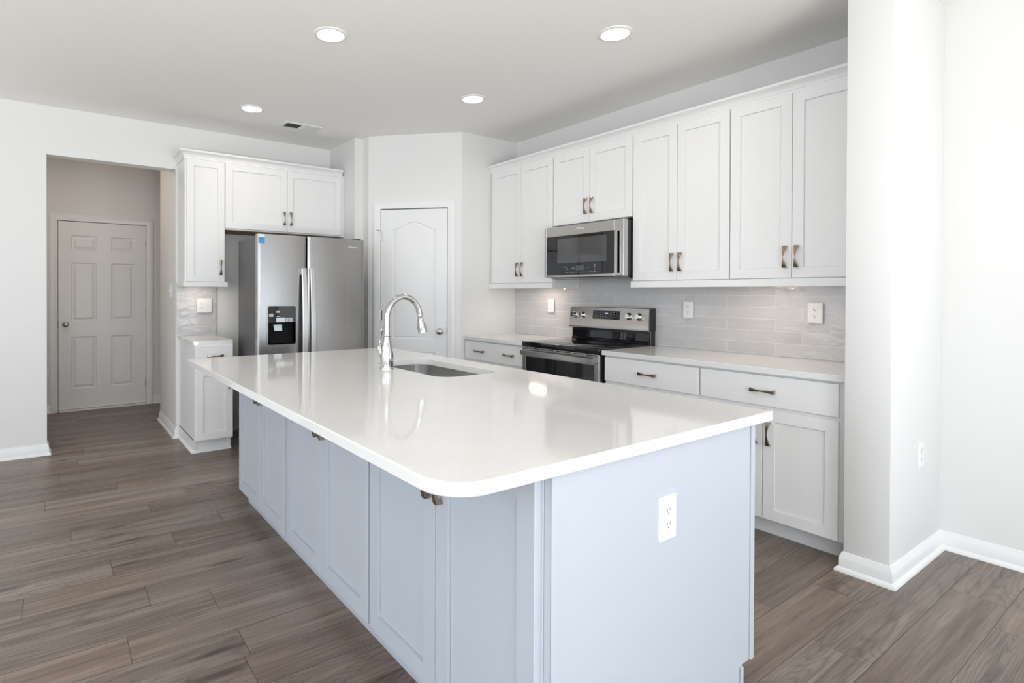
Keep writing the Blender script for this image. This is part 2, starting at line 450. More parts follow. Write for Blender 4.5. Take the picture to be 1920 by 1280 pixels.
# pantry corner, with a recess for its door
PA, PB = Vector((2.4467, 4.6742)), Vector((3.0697, 4.0497))
PD = (PB-PA).normalized(); PN = Vector((PD.y, -PD.x))           # PN points into the room
if PN.y > 0: PN = -PN
S0, S1, PZ = 0.1225, 0.750, 2.062
def ps(s_, d=0.0): q = PA+PD*s_-PN*d; return (q.x, q.y)
pb = MB()
pouter = [(2.357, YF), (2.357, 4.785), (2.4467, 4.785), (PA.x, PA.y)]
ptail = [(PB.x, PB.y), (XR, 4.0483), (XR, YF)]
low = pouter+[ps(S0-0.003), ps(S0-0.003, 0.06), ps(S1+0.006, 0.06), ps(S1+0.006)]+ptail
top = pouter+ptail
pb.loft([[(x, y, 0) for x, y in low], [(x, y, PZ+0.006) for x, y in low]])
pb.loft([[(x, y, PZ+0.006) for x, y in top], [(x, y, ZC) for x, y in top]])
struct('wall_pantry', pb, WALL)
def wall_with_windows(name, a0, a1, axis, p0, p1, wins):
    m = MB()
    def bx(a, b, z0, z1):
        if axis == 'x': m.box(a, b, p0, p1, z0, z1)
        else: m.box(p0, p1, a, b, z0, z1)
    prev = a0
    for (a, b, z0, z1) in wins:
        bx(prev, a, 0, ZC); bx(a, b, 0, z0); bx(a, b, z1, ZC); prev = b
    bx(prev, a1, 0, ZC)
    return struct(name, m, WALL)
wall_with_windows('wall_front', XL-0.12, XR+0.12, 'x', YN-0.12, YN, FRONT_WINDOWS)
wall_with_windows('wall_left', YN, YF, 'y', XL-0.12, XL, LEFT_WINDOWS)
def window(name, a, b, z0, z1, axis, p):
    m = MB()
    def bx(u0, u1, w0, w1, d=0.03):
        if axis == 'x': m.box(u0, u1, p-0.08, p-0.08+d, w0, w1)
        else: m.box(p-0.08, p-0.08+d, u0, u1, w0, w1)
    f = 0.05
    bx(a, a+f, z0, z1); bx(b-f, b, z0, z1); bx(a, b, z0, z0+f); bx(a, b, z1-f, z1)
    mid = (a+b)/2; bx(mid-0.03, mid+0.03, z0, z1); bx(a, b, (z0+z1)/2-0.025, (z0+z1)/2+0.025)
    struct(name, m, TRIM)
for i, w_ in enumerate(FRONT_WINDOWS): window('window_%d' % (i+1), *w_, 'x', YN)
for i, w_ in enumerate(LEFT_WINDOWS): window('window_%d' % (i+4), *w_, 'y', XL)

BASEP = [(0.0, 0.0), (0.028, 0.0), (0.0275, 0.008), (0.024, 0.015), (0.016, 0.020), (0.014, 0.022), (0.014, 0.062), (0.011, 0.067), (0.0095, 0.075), (0.006, 0.081), (0.004, 0.088), (0.0, 0.090)]
def baseboard(name, path, side=1): struct(name, MB().sweep(path, BASEP, side), TRIM)
baseboard('baseboard_back', [(XL, YF), (A1, YF), (A1, YF+TH)], 1)
baseboard('baseboard_hall_right', [(A2, YJ-0.001), (A2, YF), (0.922, YF)], 1)
baseboard('baseboard_right', [(XR, YN), (XR, SN), (SX, SN), (SX, SF), (SX+0.06, SF)], -1)
baseboard('baseboard_left', [(XL, YN), (XL, YF)], 1)
baseboard('baseboard_front', [(XR, YN), (XL, YN)], 1)
baseboard('baseboard_hall_back', [(HD1+0.078, YH), (2.4, YH)], 1)
baseboard('baseboard_hall_left', [(-0.65, YH), (HD0-0.073, YH)], 1)

# ------------------------------------------------------------------ doors
def casing(x0, x1, z1, w=0.068):
    """three mitred boards around an opening (local frame, wall face at y=0)"""
    m = MB(); prof = [(0.0, 0.0), (0.0, -0.010), (0.006, -0.013), (0.022, -0.013), (0.030, -0.017), (w-0.012, -0.019), (w, -0.016), (w, 0.0)]
    rings = []
    for (px, pz, dx, dz) in ((x0, 0.0, -1, 0), (x0, z1, -1, 1), (x1, z1, 1, 1), (x1, 0.0, 1, 0)):
        rings.append([(px+dx*o, y, pz+dz*o) for o, y in prof])
    return m.loft(rings)
def panel_door(x0, x1, z0, z1, yf, t, outlines, raised):
    outer = [(x0, z0), (x1, z0), (x1, z1), (x0, z1)]
    m = MB()
    m.bm(filled(outer, outlines, lambda a, b: (a, yf, b)))
    for o in outlines:
        steps = ([(0, 0), (0.004, 0.005), (0.010, 0.009), (0.019, 0.010), (0.040, 0.003), (0.041, 0.0025)] if raised else [(0, 0), (0.007, 0.006), (0.016, 0.007)]) + ([] if raised else [(0.022, 0.002), (0.030, 0.0015)])
        rings = []
        for d_, dep in steps:
            q = inset(o, d_) if d_ else o
            rings.append([(a, yf+dep, b) for a, b in q])
        m.loft(rings, cap0=False)
    m.loft([[(a, yf+t, b) for a, b in outer], [(a, yf, b) for a, b in outer]], cap1=False)
    return m
def knob_mesh(x, z, y):
    mt = Matrix.Translation((x, y, z)) @ Matrix.Rotation(PI/2, 4, 'X')
    return MB().lathe([(0.031, 0), (0.031, 0.004), (0.027, 0.008), (0.013, 0.011), (0.011, 0.026), (0.018, 0.034), (0.026, 0.042), (0.0285, 0.052), (0.025, 0.061), (0.014, 0.066), (0.0, 0.067)], 28, mt)
def hinge_mesh(x, z, y=0.0):
    m = MB()
    m.tube([(x, y-0.006, z-0.045), (x, y-0.006, z+0.045)], 0.006, 10); m.box(x-0.004, x+0.018, y-0.003, y+0.001, z-0.044, z+0.044)
    return m
# hall door (six raised panels)
def hall_door():
    t = bpy.data.objects.new('door_1', None); COL.objects.link(t); t.location = (0, YH, 0); t['kind'] = 'structure'
    rect = lambda a, b, c, d_: [(a, c), (b, c), (b, d_), (a, d_)]
    outs = []
    for (a, b) in ((0.165, 0.396), (0.538, 0.763)):
        outs += [rect(a, b, 1.735, 1.896), rect(a, b, 0.969, 1.603), rect(a, b, 0.238, 0.803)]
    dd = panel_door(HD0, HD1, 0.022, HDZ, 0.004, 0.04, outs, True).build('door_slab', TRIM, t, ang=9)
    casing(HD0-0.006, HD1+0.006, HDZ+0.006).build('door_casing', TRIM, t)
    MB().box(HD0, HD1, -0.03, 0.04, 0, 0.018, 0.002).build('threshold', TRIM, t)
    knob_mesh(0.112, 0.938, 0.004).build('door_knob', KNOBM, t)
    MB().box(HD0-0.0045, HD0-0.0003, -0.003, 0.004, 0.90, 0.975).build('latch_plate', DARK, t)
    for z in (1.841, 1.044, 0.246): hinge_mesh(HD1+0.001, z).build('hinge', KNOBM, t)
hall_door()
def pantry_door():
    t = bpy.data.objects.new('door_2', None); COL.objects.link(t); t.location = (PA.x, PA.y, 0); t.rotation_euler = (0, 0, math.atan2(PD.y, PD.x)); t['kind'] = 'structure'
    a, b, zb, zs, zp = 0.236, 0.640, 0.862, 1.872, 1.945
    arch = [(a, zb), (b, zb), (b, zs)]
    n = 20
    for i in range(1, n):
        u = i/n; x = b+(a-b)*u
        arch.append((x, zs+(zp-zs)*(0.5-0.5*math.cos(2*PI*u))**0.8))
    arch.append((a, zs))
    lowp = [(a, 0.23), (b, 0.23), (b, 0.745), (a, 0.745)]
    panel_door(S0, S1, 0.012, PZ-0.002, 0.004, 0.04, [arch, lowp], False).build('door_slab', TRIM, t, ang=9)
    casing(S0-0.003, S1+0.006, PZ+0.006, 0.064).build('door_casing', TRIM, t)
    knob_mesh(0.686, 0.936, 0.004).build('door_knob', KNOBM, t)
    MB().box(S1+0.0005, S1+0.0052, -0.002, 0.004, 0.90, 0.975).build('latch_plate', DARK, t)
    for z in (1.82, 1.075, 0.25): hinge_mesh(S0-0.004, z).build('hinge', KNOBM, t)
    MB().tube([(S0-0.004, -0.008, 1.868), (S0-0.030, -0.040, 1.868)], 0.004, 10).build('hinge_stop', KNOBM, t)
pantry_door()

# ------------------------------------------------------------------ cabinets on the cooker wall (fronts face -X)
R90 = -PI/2
XU, XB, XC = 3.3981, 3.1084, 3.0958
ZUB, ZUT = 1.3753, 2.4051
U = [4.008, 3.6273, 3.241, 2.8641, 2.4784, 2.1371, 1.7903, 1.4449, 1.104]
UD = XR-XU
def upper(i, label, zb, hz, left_fill=0.0):
    ya, ym, yb = U[i], U[i+1], U[i+2]
    w = ya-yb+left_fill
    o = left_fill
    return cabinet('wall_cabinet', label, 'cabinet', (XR, ya+left_fill), R90, w, UD, zb, 2.425,
        doors=[(o+0.004, o+ya-ym-0.0015, zb+0.002, ZUT, o+ya-ym-0.030, hz), (o+ya-ym+0.0015, w-0.004, zb+0.002, ZUT, o+ya-ym+0.030, hz)],
        group='white wall cabinets over the range wall')
HZU = 1.495
c1 = upper(0, 'white wall cabinet with two narrow doors beside the pantry wall, left of the microwave', ZUB, HZU, 0.038)
c2 = upper(2, 'short white wall cabinet with two doors directly above the microwave', 1.834, 1.960)
c3 = upper(4, 'tall white two-door wall cabinet directly right of the microwave', ZUB, HZU)
c4 = upper(6, 'tall white two-door wall cabinet against the wall stub, partly hidden by it', ZUB, HZU)
MB().box(0.02, 0.73, -0.30, -0.02, -0.006, -0.0005).build('bottom_panel', WOODB, c2, 'bare brown underside board')
def under_light(par, x, y, ln, name='under_cabinet_light'):
    o = MB().box(x-ln/2, x+ln/2, y-0.03, y+0.03, -0.018, -0.001, 0.003).build(name, PLATE, par)
    MB().box(x-ln/2+0.006, x+ln/2-0.006, y-0.024, y+0.024, -0.0205, -0.0183).build('lens', STRIP, o, 'glowing lamp lens')
    l = bpy.data.lights.new('under_cabinet_lamp', 'AREA'); l.shape = 'RECTANGLE'; l.size = ln; l.size_y = 0.03; l.energy = 0.75; l.color = (1.0, 0.82, 0.68)
    q = bpy.data.objects.new('under_cabinet_lamp', l); COL.objects.link(q); q.parent = par; q.location = (x, y, -0.024)
under_light(c1, 0.50, -0.20, 0.19)
under_light(c4, 0.12, -0.285, 0.26)
# filler strip between last wall cabinet and stub
tag(MB().box(XU+0.02, XR-0.001, SF+0.0005, U[8]-0.001, ZUB, 2.425).build('filler_strip', CABW), 'white filler strip between the last wall cabinet and the wall stub', 'filler strip')
# light rails
RAILP = 0.0415
def light_rail(label, ya, yb, ret_right):
    m = MB(); xf = XU-0.004
    m.box(xf, xf+0.02, yb, ya, ZUB-RAILP-0.004, ZUB-0.0015, 0.0015)
    if ret_right: m.box(xf+0.02, XR-0.014, yb, yb+0.018, ZUB-RAILP-0.004, ZUB-0.0015, 0.001)
    tag(m.build('light_rail', CABW), label, 'trim')
light_rail('white light rail under the wall cabinet left of the microwave', 4.045, U[2]+0.002, True)
light_rail('long white light rail under the two tall wall cabinets right of the microwave', U[4]+0.010, SF+0.002, False)
# crown mouldings
CROWNP = [(0.0, 2.404), (-0.002, 2.404), (-0.002, 2.418), (0.004, 2.420), (0.006, 2.430), (0.012, 2.442), (0.021, 2.452), (0.030, 2.457), (0.032, 2.460), (0.032, 2.474), (-0.03, 2.474), (-0.03, 2.427), (0.0, 2.4265)]
CROWNP = [(o-0.0195 if o >= -0.01 else o-0.03, z) for o, z in CROWNP]
CR2 = [(0.0, 2.409), (0.007, 2.409), (0.008, 2.422), (0.012, 2.425), (0.014, 2.434), (0.021, 2.446), (0.031, 2.455), (0.040, 2.459), (0.044, 2.462), (0.044, 2.476), (0.030, 2.476), (0.0, 2.4265)]
def crown(label, path, side):
    tag(MB().sweep(path, CR2, side).build('crown_molding', CABW, ang=30), label, 'molding')
crown('long white crown molding along the tops of the range-wall cabinets', [(XU+0.0195, 4.046), (XU+0.0195, SF+0.002)], 1)

# base units
ZCT, TCT = 0.8984, 0.030
BD = XR-XB
ZDB, ZDT, ZRB, ZRT = 0.0995, 0.6758, 0.6952, 0.8555
R0, R1 = 3.272, 2.506
TOE = (0.092, 0.060, 0.0)
def base(label, ya, yb, hx, nd=2, hz=0.552):
    w = ya-yb; m_ = w/2
    drs = [(0.006, m_-0.0015, ZDB, ZDT, m_-0.032, hz), (m_+0.0015, w-0.006, ZDB, ZDT, m_+0.032, hz)]
    return cabinet('base_cabinet', label, 'cabinet', (XR, ya), R90, w, BD, 0.0, ZCT-TCT-0.0005, doors=drs, drawers=[(0.006, w-0.006, ZRB, ZRT, hx)], toe=TOE,
                   group='white base cabinets along the range wall')
base('white base cabinet left of the range with a two-handled wide drawer', 4.046, R0+0.006, [0.216, 0.598])
base('white base cabinet immediately right of the range with a single drawer', R1-0.018, 1.8077, [0.340])
base('white base cabinet nearest the wall stub, with a wide drawer over two doors', 1.8067, 1.1044, [0.352])
tag(MB().box(XB+0.02, XR-0.001, SF+0.0005, 1.1038, 0.092, ZCT-TCT-0.0005).build('filler_strip', CABW), 'white filler strip between the last base cabinet and the wall stub', 'filler strip')
def counter(label, x0, x1, y0, y1, r=0.004):
    m = MB(); out = rrect(x0, x1, y0, y1, r, 3)
    m.loft([[(x, y, ZCT-TCT) for x, y in out], [(x, y, ZCT-0.002) for x, y in out], [(x, y, ZCT) for x, y in inset(out, 0.002)]])
    tag(m.build('countertop', QUARTZ), label, 'countertop')
counter('short white quartz countertop between the range and the pantry wall', XC, XR-0.012, R0+0.004, 4.0475)
counter('long white quartz countertop right of the range, ending at the wall stub', XC, XR-0.012, SF+0.0005, R1-0.006)

# backsplashes
def backsplash(label, pts, nrm, u_of):
    """thin slab given by its front quad loops in (u, z); tile_uv in metres"""
    me = bpy.data.meshes.new('tile_backsplash'); vs, fs, uv = [], [], []
    for (u0, u1, z0, z1) in pts:
        o = len(vs)
        for dpt in (0.0, 0.010):
            for (u, z) in ((u0, z0), (u1, z0), (u1, z1), (u0, z1)):
                p = u_of(u); vs.append((p[0]-nrm[0]*dpt, p[1]-nrm[1]*dpt, z))
        for f in ((0, 1, 2, 3), (7, 6, 5, 4), (0, 4, 5, 1), (1, 5, 6, 2), (2, 6, 7, 3), (3, 7, 4, 0)):
            fs.append(tuple(o+i for i in f))
            for i in f: q = ((u0, z0), (u1, z0), (u1, z1), (u0, z1))[i % 4]; uv.append((q[0], q[1]))
    me.from_pydata(vs, [], fs); bm = bmesh.new(); bm.from_mesh(me)
    l = me.uv_layers.new(name='tile_uv')
    bm.free()
    for i, c in enumerate(uv): l.data[i].uv = c
    me.materials.append(TILE)
    o = bpy.data.objects.new('tile_backsplash', me); COL.objects.link(o); tag(o, label, 'backsplash')
ROW = 0.0737
ZT0 = 0.98-ROW*14
# brick rows alternate; shift u so joints land at Y = 2.28 + k*0.303 on the lower-numbered rows
def wall_u(u): return (XR-0.011, 2.28-(u-0.303*20), 0)
def uy(y): return 2.28-y+0.303*20
backsplash('grey glazed subway tile backsplash along the range wall', [(uy(4.0478), uy(R0), ZCT+0.0005-ZT0, ZUB-ZT0), (uy(R0), uy(R1), 0.86-ZT0, 1.42-ZT0), (uy(R1), uy(SF+0.0005), ZCT+0.0005-ZT0, ZUB-ZT0)], (-1, 0), wall_u)
bpy.data.objects['tile_backsplash'].location.z = ZT0
backsplash('small grey glazed tile backsplash above the narrow base cabinet by the passage', [(0.902-1.058+0.303*21.5, 1.238-1.058+0.303*21.5, ZCT+0.0005-ZT0, ZUB-ZT0)], (0, -1), lambda u: (u+1.058-0.303*21.5, YF-0.011, 0))
[o for o in bpy.data.objects if o.name.startswith('tile_backsplash')][-1].location.z = ZT0

# ------------------------------------------------------------------ cabinets on the back wall (fronts face -Y)
YU = 5.0012
n0, n1, n2, n3 = 0.9207, 1.2296, 1.781, 2.3166
t = cabinet('wall_cabinet', 'narrow white single-door wall cabinet beside the passage opening', 'cabinet', (n0-0.012, YF), 0, n1-n0+0.012, YF-YU, ZUB, 2.425,
        doors=[(0.012, n1-n0+0.012-0.003, ZUB+0.002, ZUT, n1-n0-0.026, 1.5)], group='white wall cabinets on the fridge wall')
m = MB(); rd = -(YF-YU)-0.006; rw = n1-n0+0.034
m.loft([[(x, y, z) for x, y in ((-0.014, -0.001), (-0.014, rd), (rw, rd), (rw, -0.001), (rw-0.018, -0.001), (rw-0.018, rd+0.018), (0.004, rd+0.018), (0.004, -0.001))] for z in (-0.040, -0.0015)])
m.build('light_rail', CABW, t)
o = MB().box(0.05, 0.25, -0.20, -0.14, -0.016, -0.0005, 0.003).build('under_cabinet_light', PLATE, t)
MB().box(0.056, 0.244, -0.194, -0.146, -0.0185, -0.0163).build('lens', STRIP, o, 'glowing lamp lens')
l = bpy.data.lights.new('under_cabinet_lamp', 'AREA'); l.shape = 'RECTANGLE'; l.size = 0.18; l.size_y = 0.05; l.energy = 0.4; l.color = (1.0, 0.82, 0.68)
q = bpy.data.objects.new('under_cabinet_lamp', l); COL.objects.link(q); q.parent = t; q.location = (0.15, -0.17, -0.022)
ZFB = 1.8427
fw = 2.3285-n1
t = cabinet('wall_cabinet', 'wide white two-door wall cabinet above the fridge', 'cabinet', (n1+0.0005, YF), 0, fw, YF-YU, ZFB-0.012, 2.425,
        doors=[(0.003, n2-n1-0.0015, ZFB, ZUT, n2-n1-0.031, 1.962), (n2-n1+0.0015, n3-n1-0.002, ZFB, ZUT, n2-n1+0.031, 1.962)], group='white wall cabinets on the fridge wall')
MB().box(0.01, fw-0.01, -0.325, -0.01, -0.006, -0.0005).build('bottom_panel', WOODB, t, 'bare brown underside board')
tag(MB().box(2.329, 2.3565, YU+0.022, YF-0.001, ZFB-0.012, 2.425).build('filler_strip', CABW), 'white filler strip between the fridge cabinet and the pantry wall', 'filler strip')
crown('white crown molding wrapping the cabinet tops over the fridge', [(n0-0.0125, YF-0.001), (n0-0.0125, YU+0.0195), (2.332, YU+0.0195)], 1)
YB = 4.675
t = cabinet('base_cabinet', 'narrow white base cabinet with one drawer and door beside the passage opening', 'cabinet', (0.925, YF), 0, 0.290, YF-YB, 0.0, ZCT-TCT-0.0005,
        doors=[(0.003, 0.287, 0.112, ZDT, 0.257, 0.57)], drawers=[(0.003, 0.287, ZRB, ZRT+0.006, [0.148])], toe=(0.10, 0.066, 0.0), group=None)
m = MB()
m.box(0.0, 0.022, -(YF-YB-0.02-0.066)-0.006, -(YF-YB-0.02-0.066), 0, 0.1).box(0.268, 0.29, -(YF-YB-0.02-0.066)-0.006, -(YF-YB-0.02-0.066), 0, 0.1)
m.sweep([(0.292, -(YF-YB-0.02-0.066)-0.0005), (0.0, -(YF-YB-0.02-0.066)-0.0005), (0.0, -0.03)], [(0, 0), (0.017, 0), (0.0165, 0.007), (0.012, 0.013), (0.004, 0.017), (0, 0.018)], -1)
m.build('toe_molding', TRIM, t)
m = MB(); out = rrect(0.918, 1.222, 4.706, YF-0.012, 0.004, 3)
m.loft([[(x, y, ZCT-TCT) for x, y in out], [(x, y, ZCT-0.002) for x, y in out], [(x, y, ZCT) for x, y in inset(out, 0.002)]])
tag(m.build('countertop', QUARTZ), 'tiny white quartz countertop on the narrow base cabinet beside the fridge', 'countertop')

# ------------------------------------------------------------------ wordmark text
def text_mesh(name, s, size, m, parent, loc, rot, width=None, depth=0.0006):
    c = bpy.data.curves.new(name, 'FONT'); c.body = s; c.size = size; c.align_x = 'CENTER'; c.align_y = 'CENTER'; c.extrude = depth; c.offset = size*0.012
    o = bpy.data.objects.new(name, c); COL.objects.link(o)
    dg = bpy.context.evaluated_depsgraph_get(); me = bpy.data.meshes.new_from_object(o.evaluated_get(dg))
    bpy.data.objects.remove(o); bpy.data.curves.remove(c)
    q = bpy.data.objects.new(name, me); COL.objects.link(q); me.materials.clear(); me.materials.append(m)
    q.parent = parent; q.location = loc; q.rotation_euler = rot
    if width:
        xs = [v.co.x for v in me.vertices]; q.scale = (width/(max(xs)-min(xs)),)*3
    return q

# ------------------------------------------------------------------ range
def cooker():
    t = thing('kitchen_range', 'stainless steel and black electric range set between the two countertops', 'range', (XR, R0-0.002, 0), R90)
    w = 0.762; yd = -(XR-3.086)                       # door plane
    MB().box(0, w, -0.03, yd+0.035, 0.03, 0.868).build('oven_body', BLACKP, t)
    for x in (0.03, w-0.07):
        MB().box(x, x+0.04, -0.12, -0.08, 0.0, 0.03).build('foot', DARK, t)
        MB().box(x, x+0.04, yd+0.1, yd+0.14, 0.0, 0.03).build('foot', DARK, t)
    MB().box(-0.001, w+0.001, -0.072, yd, 0.869, 0.9055, 0.004, 2).build('cooktop', BLACKG, t, 'black glass cooktop')
    # oven door: stainless frame with vents, glass, handle
    d = MB()
    y0, y1 = yd+0.033, yd
    d.box(0.004, 0.045, y0, y1, 0.215, 0.866, 0.003).box(w-0.045, w-0.004, y0, y1, 0.215, 0.866, 0.003)
    d.box(0.045, w-0.045, y0, y1+0.0005, 0.79, 0.866, 0.001).box(0.045, w-0.045, y0, y1+0.0005, 0.215, 0.29, 0.001)
    dd = d.build('oven_door', STEELH, t)
    MB().box(0.0455, w-0.0455, y0, yd+0.004, 0.2905, 0.7895).build('door_glass', BLACKG, dd, 'black glass')
    v = MB()
    for a, b in ((0.030, 0.105), (0.130, 0.185), (0.212, 0.340), (0.366, 0.505), (0.535, 0.615), (0.645, 0.735)):
        v.box(a, b, yd-0.0006, yd+0.002, 0.8555, 0.8605)
    v.build('vent_slots', DARK, dd, 'black slots')
    h = MB(); n = 24; rings = []
    for i in range(n+1):
        s = i/n; x = 0.028+s*(w-0.056); bow = 0.046+0.010*(1-(2*s-1)**2)
        rings.append([(x, yd-bow+0.008, 0.803), (x, yd-bow, 0.806), (x, yd-bow, 0.840), (x, yd-bow+0.008, 0.843), (x, yd-bow+0.012, 0.823)])
    h.loft(rings)
    for x in (0.030, w-0.050): h.box(x, x+0.02, yd-0.046, yd+0.001, 0.806, 0.840, 0.002)
    h.build('handle', STEELB, dd)
    MB().box(0.004, w-0.004, yd+0.002, yd+0.033, 0.055, 0.208, 0.003).build('storage_drawer', STEELH, t)
    # backguard
    yb = -(XR-3.640)
    g = MB()
    g.box(0.002, w-0.002, -0.013, -0.070, 0.890, 1.172, 0.003)
    g.build('backguard', BLACKP, t)
    lo = MB(); pr = [(-0.071, 0.9058), (-0.086, 0.9062), (-0.086, 0.920), (-0.076, 0.928), (-0.072, 0.985), (-0.071, 0.985)]
    lo.loft([[(x, y, z) for y, z in pr] for x in (0.012, w-0.012)]); lo.build('lower_trim', BLACKG, t)
    pr = [(-0.0705, 1.176), (yb+0.014, 1.176), (yb+0.009, 1.172), (yb-0.006, 1.026), (yb-0.010, 1.020), (yb-0.010, 1.008), (yb-0.004, 1.003), (-0.0705, 1.006)]
    pn = MB().loft([[(x, y, z) for y, z in pr] for x in (0.0, w-0.003)]).build('control_panel', STEELH, t)
    MB().box(w-0.003, w+0.001, -0.013, yb+0.012, 1.004, 1.176, 0.001).build('end_cap', BLACKP, t)
    tilt = math.atan2(0.015, 0.146)
    def on_panel(z): return yb+0.009-(1.172-z)*0.015/0.146
    def tilted(m_):
        q = MB(); q.f = m_.f
        for (x, y, z) in m_.v: q.v.append((x, on_panel(z)+y, z))
        return q
    dx0, dx1 = 3.27-3.028, 3.27-2.766
    ds = tilted(MB().box(dx0, dx1, -0.003, 0.004, 1.083, 1.149, 0.001)).build('display', BLACKG, pn, 'black glass touch display')
    pm = MB()
    for r, z in enumerate((1.137, 1.119, 1.099)):
        for c in range(9):
            if (r < 2 and c in (4, 5)) or (r == 2 and c in (5,)): continue
            x = dx0+0.028+c*0.0255; ww = 0.006 if (r+c) % 2 else 0.004
            pm.box(x-ww, x+ww, -0.0036, -0.0028, z-0.0012, z+0.0012)
    tilted(pm).build('display_markings', PRINT, ds)
    lm = MB()
    for i in range(3):
        x = dx0+0.128+i*0.009
        lm.box(x-0.0028, x+0.0028, -0.0037, -0.003, 1.131, 1.1322).box(x-0.0028, x+0.0028, -0.0037, -0.003, 1.124, 1.1252).box(x+0.0018, x+0.003, -0.0037, -0.003, 1.124, 1.1322)
    tilted(lm).build('display_digits', LED, ds)
    for ky in (3.222, 3.134, 2.684, 2.594):
        kx = 3.27-ky; mt = Matrix.Translation((kx, on_panel(1.111)+0.002, 1.111)) @ Matrix.Rotation(PI/2-tilt, 4, 'X')
        ko = MB().lathe([(0.025, 0), (0.025, 0.004), (0.0215, 0.006), (0.020, 0.010), (0.0195, 0.030), (0.0180, 0.033), (0.0, 0.0335)], 28, mt).build('knob', CHROME, pn)
        MB().lathe([(0.0285, 0.0), (0.0285, 0.0025), (0.0255, 0.003), (0.0255, 0.0)], 28, mt).build('knob_collar', BLACKP, ko)
    MB().box(0.001, 0.056, -0.090, -0.060+0.0, 0.9059, 0.9070).build('reflection_strip', REFLECT, t, 'small copper-coloured strip standing in for a warm reflection')  # warm reflection by the backguard, put in as a coloured strip
cooker()

# ------------------------------------------------------------------ microwave
def microwave():
    ya = 3.238; w = 0.757; yf = -(XR-3.302); z0, z1 = 1.413, 1.8135
    t = thing('microwave', 'stainless steel over-the-range microwave with black glass door', 'microwave', (XR, ya, z0), R90)
    H = z1-z0
    MB().box(0.002, w-0.002, -0.012, yf+0.052, 0.012, H-0.001, 0.002).build('microwave_body', BLACKP, t)
    b = MB(); pr = [(-0.02, 0.0115), (-0.02, 0.004), (-0.10, -0.012), (yf+0.10, -0.016), (yf+0.035, -0.004), (yf+0.03, 0.0115)]
    b.loft([[(x, y, z) for y, z in pr] for x in (0.03, w-0.006)])
    b.build('vent_base', BLACKP, t, 'dark bulging vent underside')
    dw = w-0.060
    d = MB(); wx0, wx1, wz0, wz1 = 0.018, dw-0.020, 1.4315-z0, 1.737-z0
    yb = yf+0.050
    d.box(0.0, wx0, yb, yf, 0, H, 0.0015).box(wx1, dw, yb, yf, 0, H, 0.0015).box(wx0, wx1, yb, yf, wz1, H, 0.0015).box(wx0, wx1, yb, yf, 0, wz0, 0.0015)
    dd = d.build('microwave_door', STEELH, t)
    MB().box(wx0+0.0005, wx1-0.0005, yb, yf+0.003, wz0+0.0005, wz1-0.0005).build('door_glass', BLACKG, dd, 'black glass')
    iz0, iz1 = 1.523-z0, 1.713-z0
    MB().box(ya-3.102, ya-2.628, yf+0.0022, yf+0.0031, iz0, iz1).build('viewing_window', GREYW, dd, 'smoked grey viewing window')
    p = MB()
    for i in range(14):
        x = 0.245+i*0.0225; p.box(x-0.0025, x+0.0025, yf+0.0022, yf+0.0031, 0.0345, 0.0375)
    for x, z in ((0.215, 0.078), (0.235, 0.078), (0.235, 0.06), (0.235, 0.035), (0.29, 0.068), (0.305, 0.068), (0.43, 0.070), (0.45, 0.070), (0.505, 0.088), (0.505, 0.075), (0.505, 0.055), (0.505, 0.036)):
        p.box(x-0.005, x+0.005, yf+0.0022, yf+0.0031, z-0.0018, z+0.0018)
    p.build('control_markings', PRINT, dd)
    MB().box(ya-2.912, ya-2.835, yf+0.0022, yf+0.0031, 1.463-z0, 1.500-z0).build('display', GREYW, dd, 'grey clock display')
    hx0, hx1 = dw+0.0008, w
    sx0, sx1, sz0, sz1 = hx0+0.008, hx0+0.034, 0.022, 1.731-z0
    ro = [(hx0, 0.0), (hx1, 0.0), (hx1, H), (hx0, H)]; ri = [(sx0, sz0), (sx1, sz0), (sx1, sz1), (sx0, sz1)]
    h = MB(); h.bm(filled(inset(ro, 0.0015), [ri], lambda a, b: (a, yf, b)))
    h.loft([[(a, yf+0.05, b) for a, b in ro], [(a, yf+0.0015, b) for a, b in ro], [(a, yf, b) for a, b in inset(ro, 0.0015)]], cap1=False)
    h.loft([[(a, yf, b) for a, b in ri], [(a, yf+0.025, b) for a, b in ri]], cap0=False, cap1=False)
    ho = h.build('handle_post', STEELH, t)
    MB().box(sx0+0.0003, sx1-0.0003, yf+0.030, yf+0.0245, sz0+0.0003, sz1-0.0003).build('grip_recess', DARK, ho, 'black grip slot')
    MB().box(sx1-0.006, sx1+0.001, yf-0.0015, yf+0.008, sz0-0.002, sz1+0.002, 0.002, 2).build('grip_bar', CHROME, ho, 'bright grip bar')
    text_mesh('wordmark', 'Whirlpool', 0.022, WORDM, dd, (ya-2.868, yf-0.0004, 1.7815-z0), (PI/2, 0, 0), 0.082)
microwave()

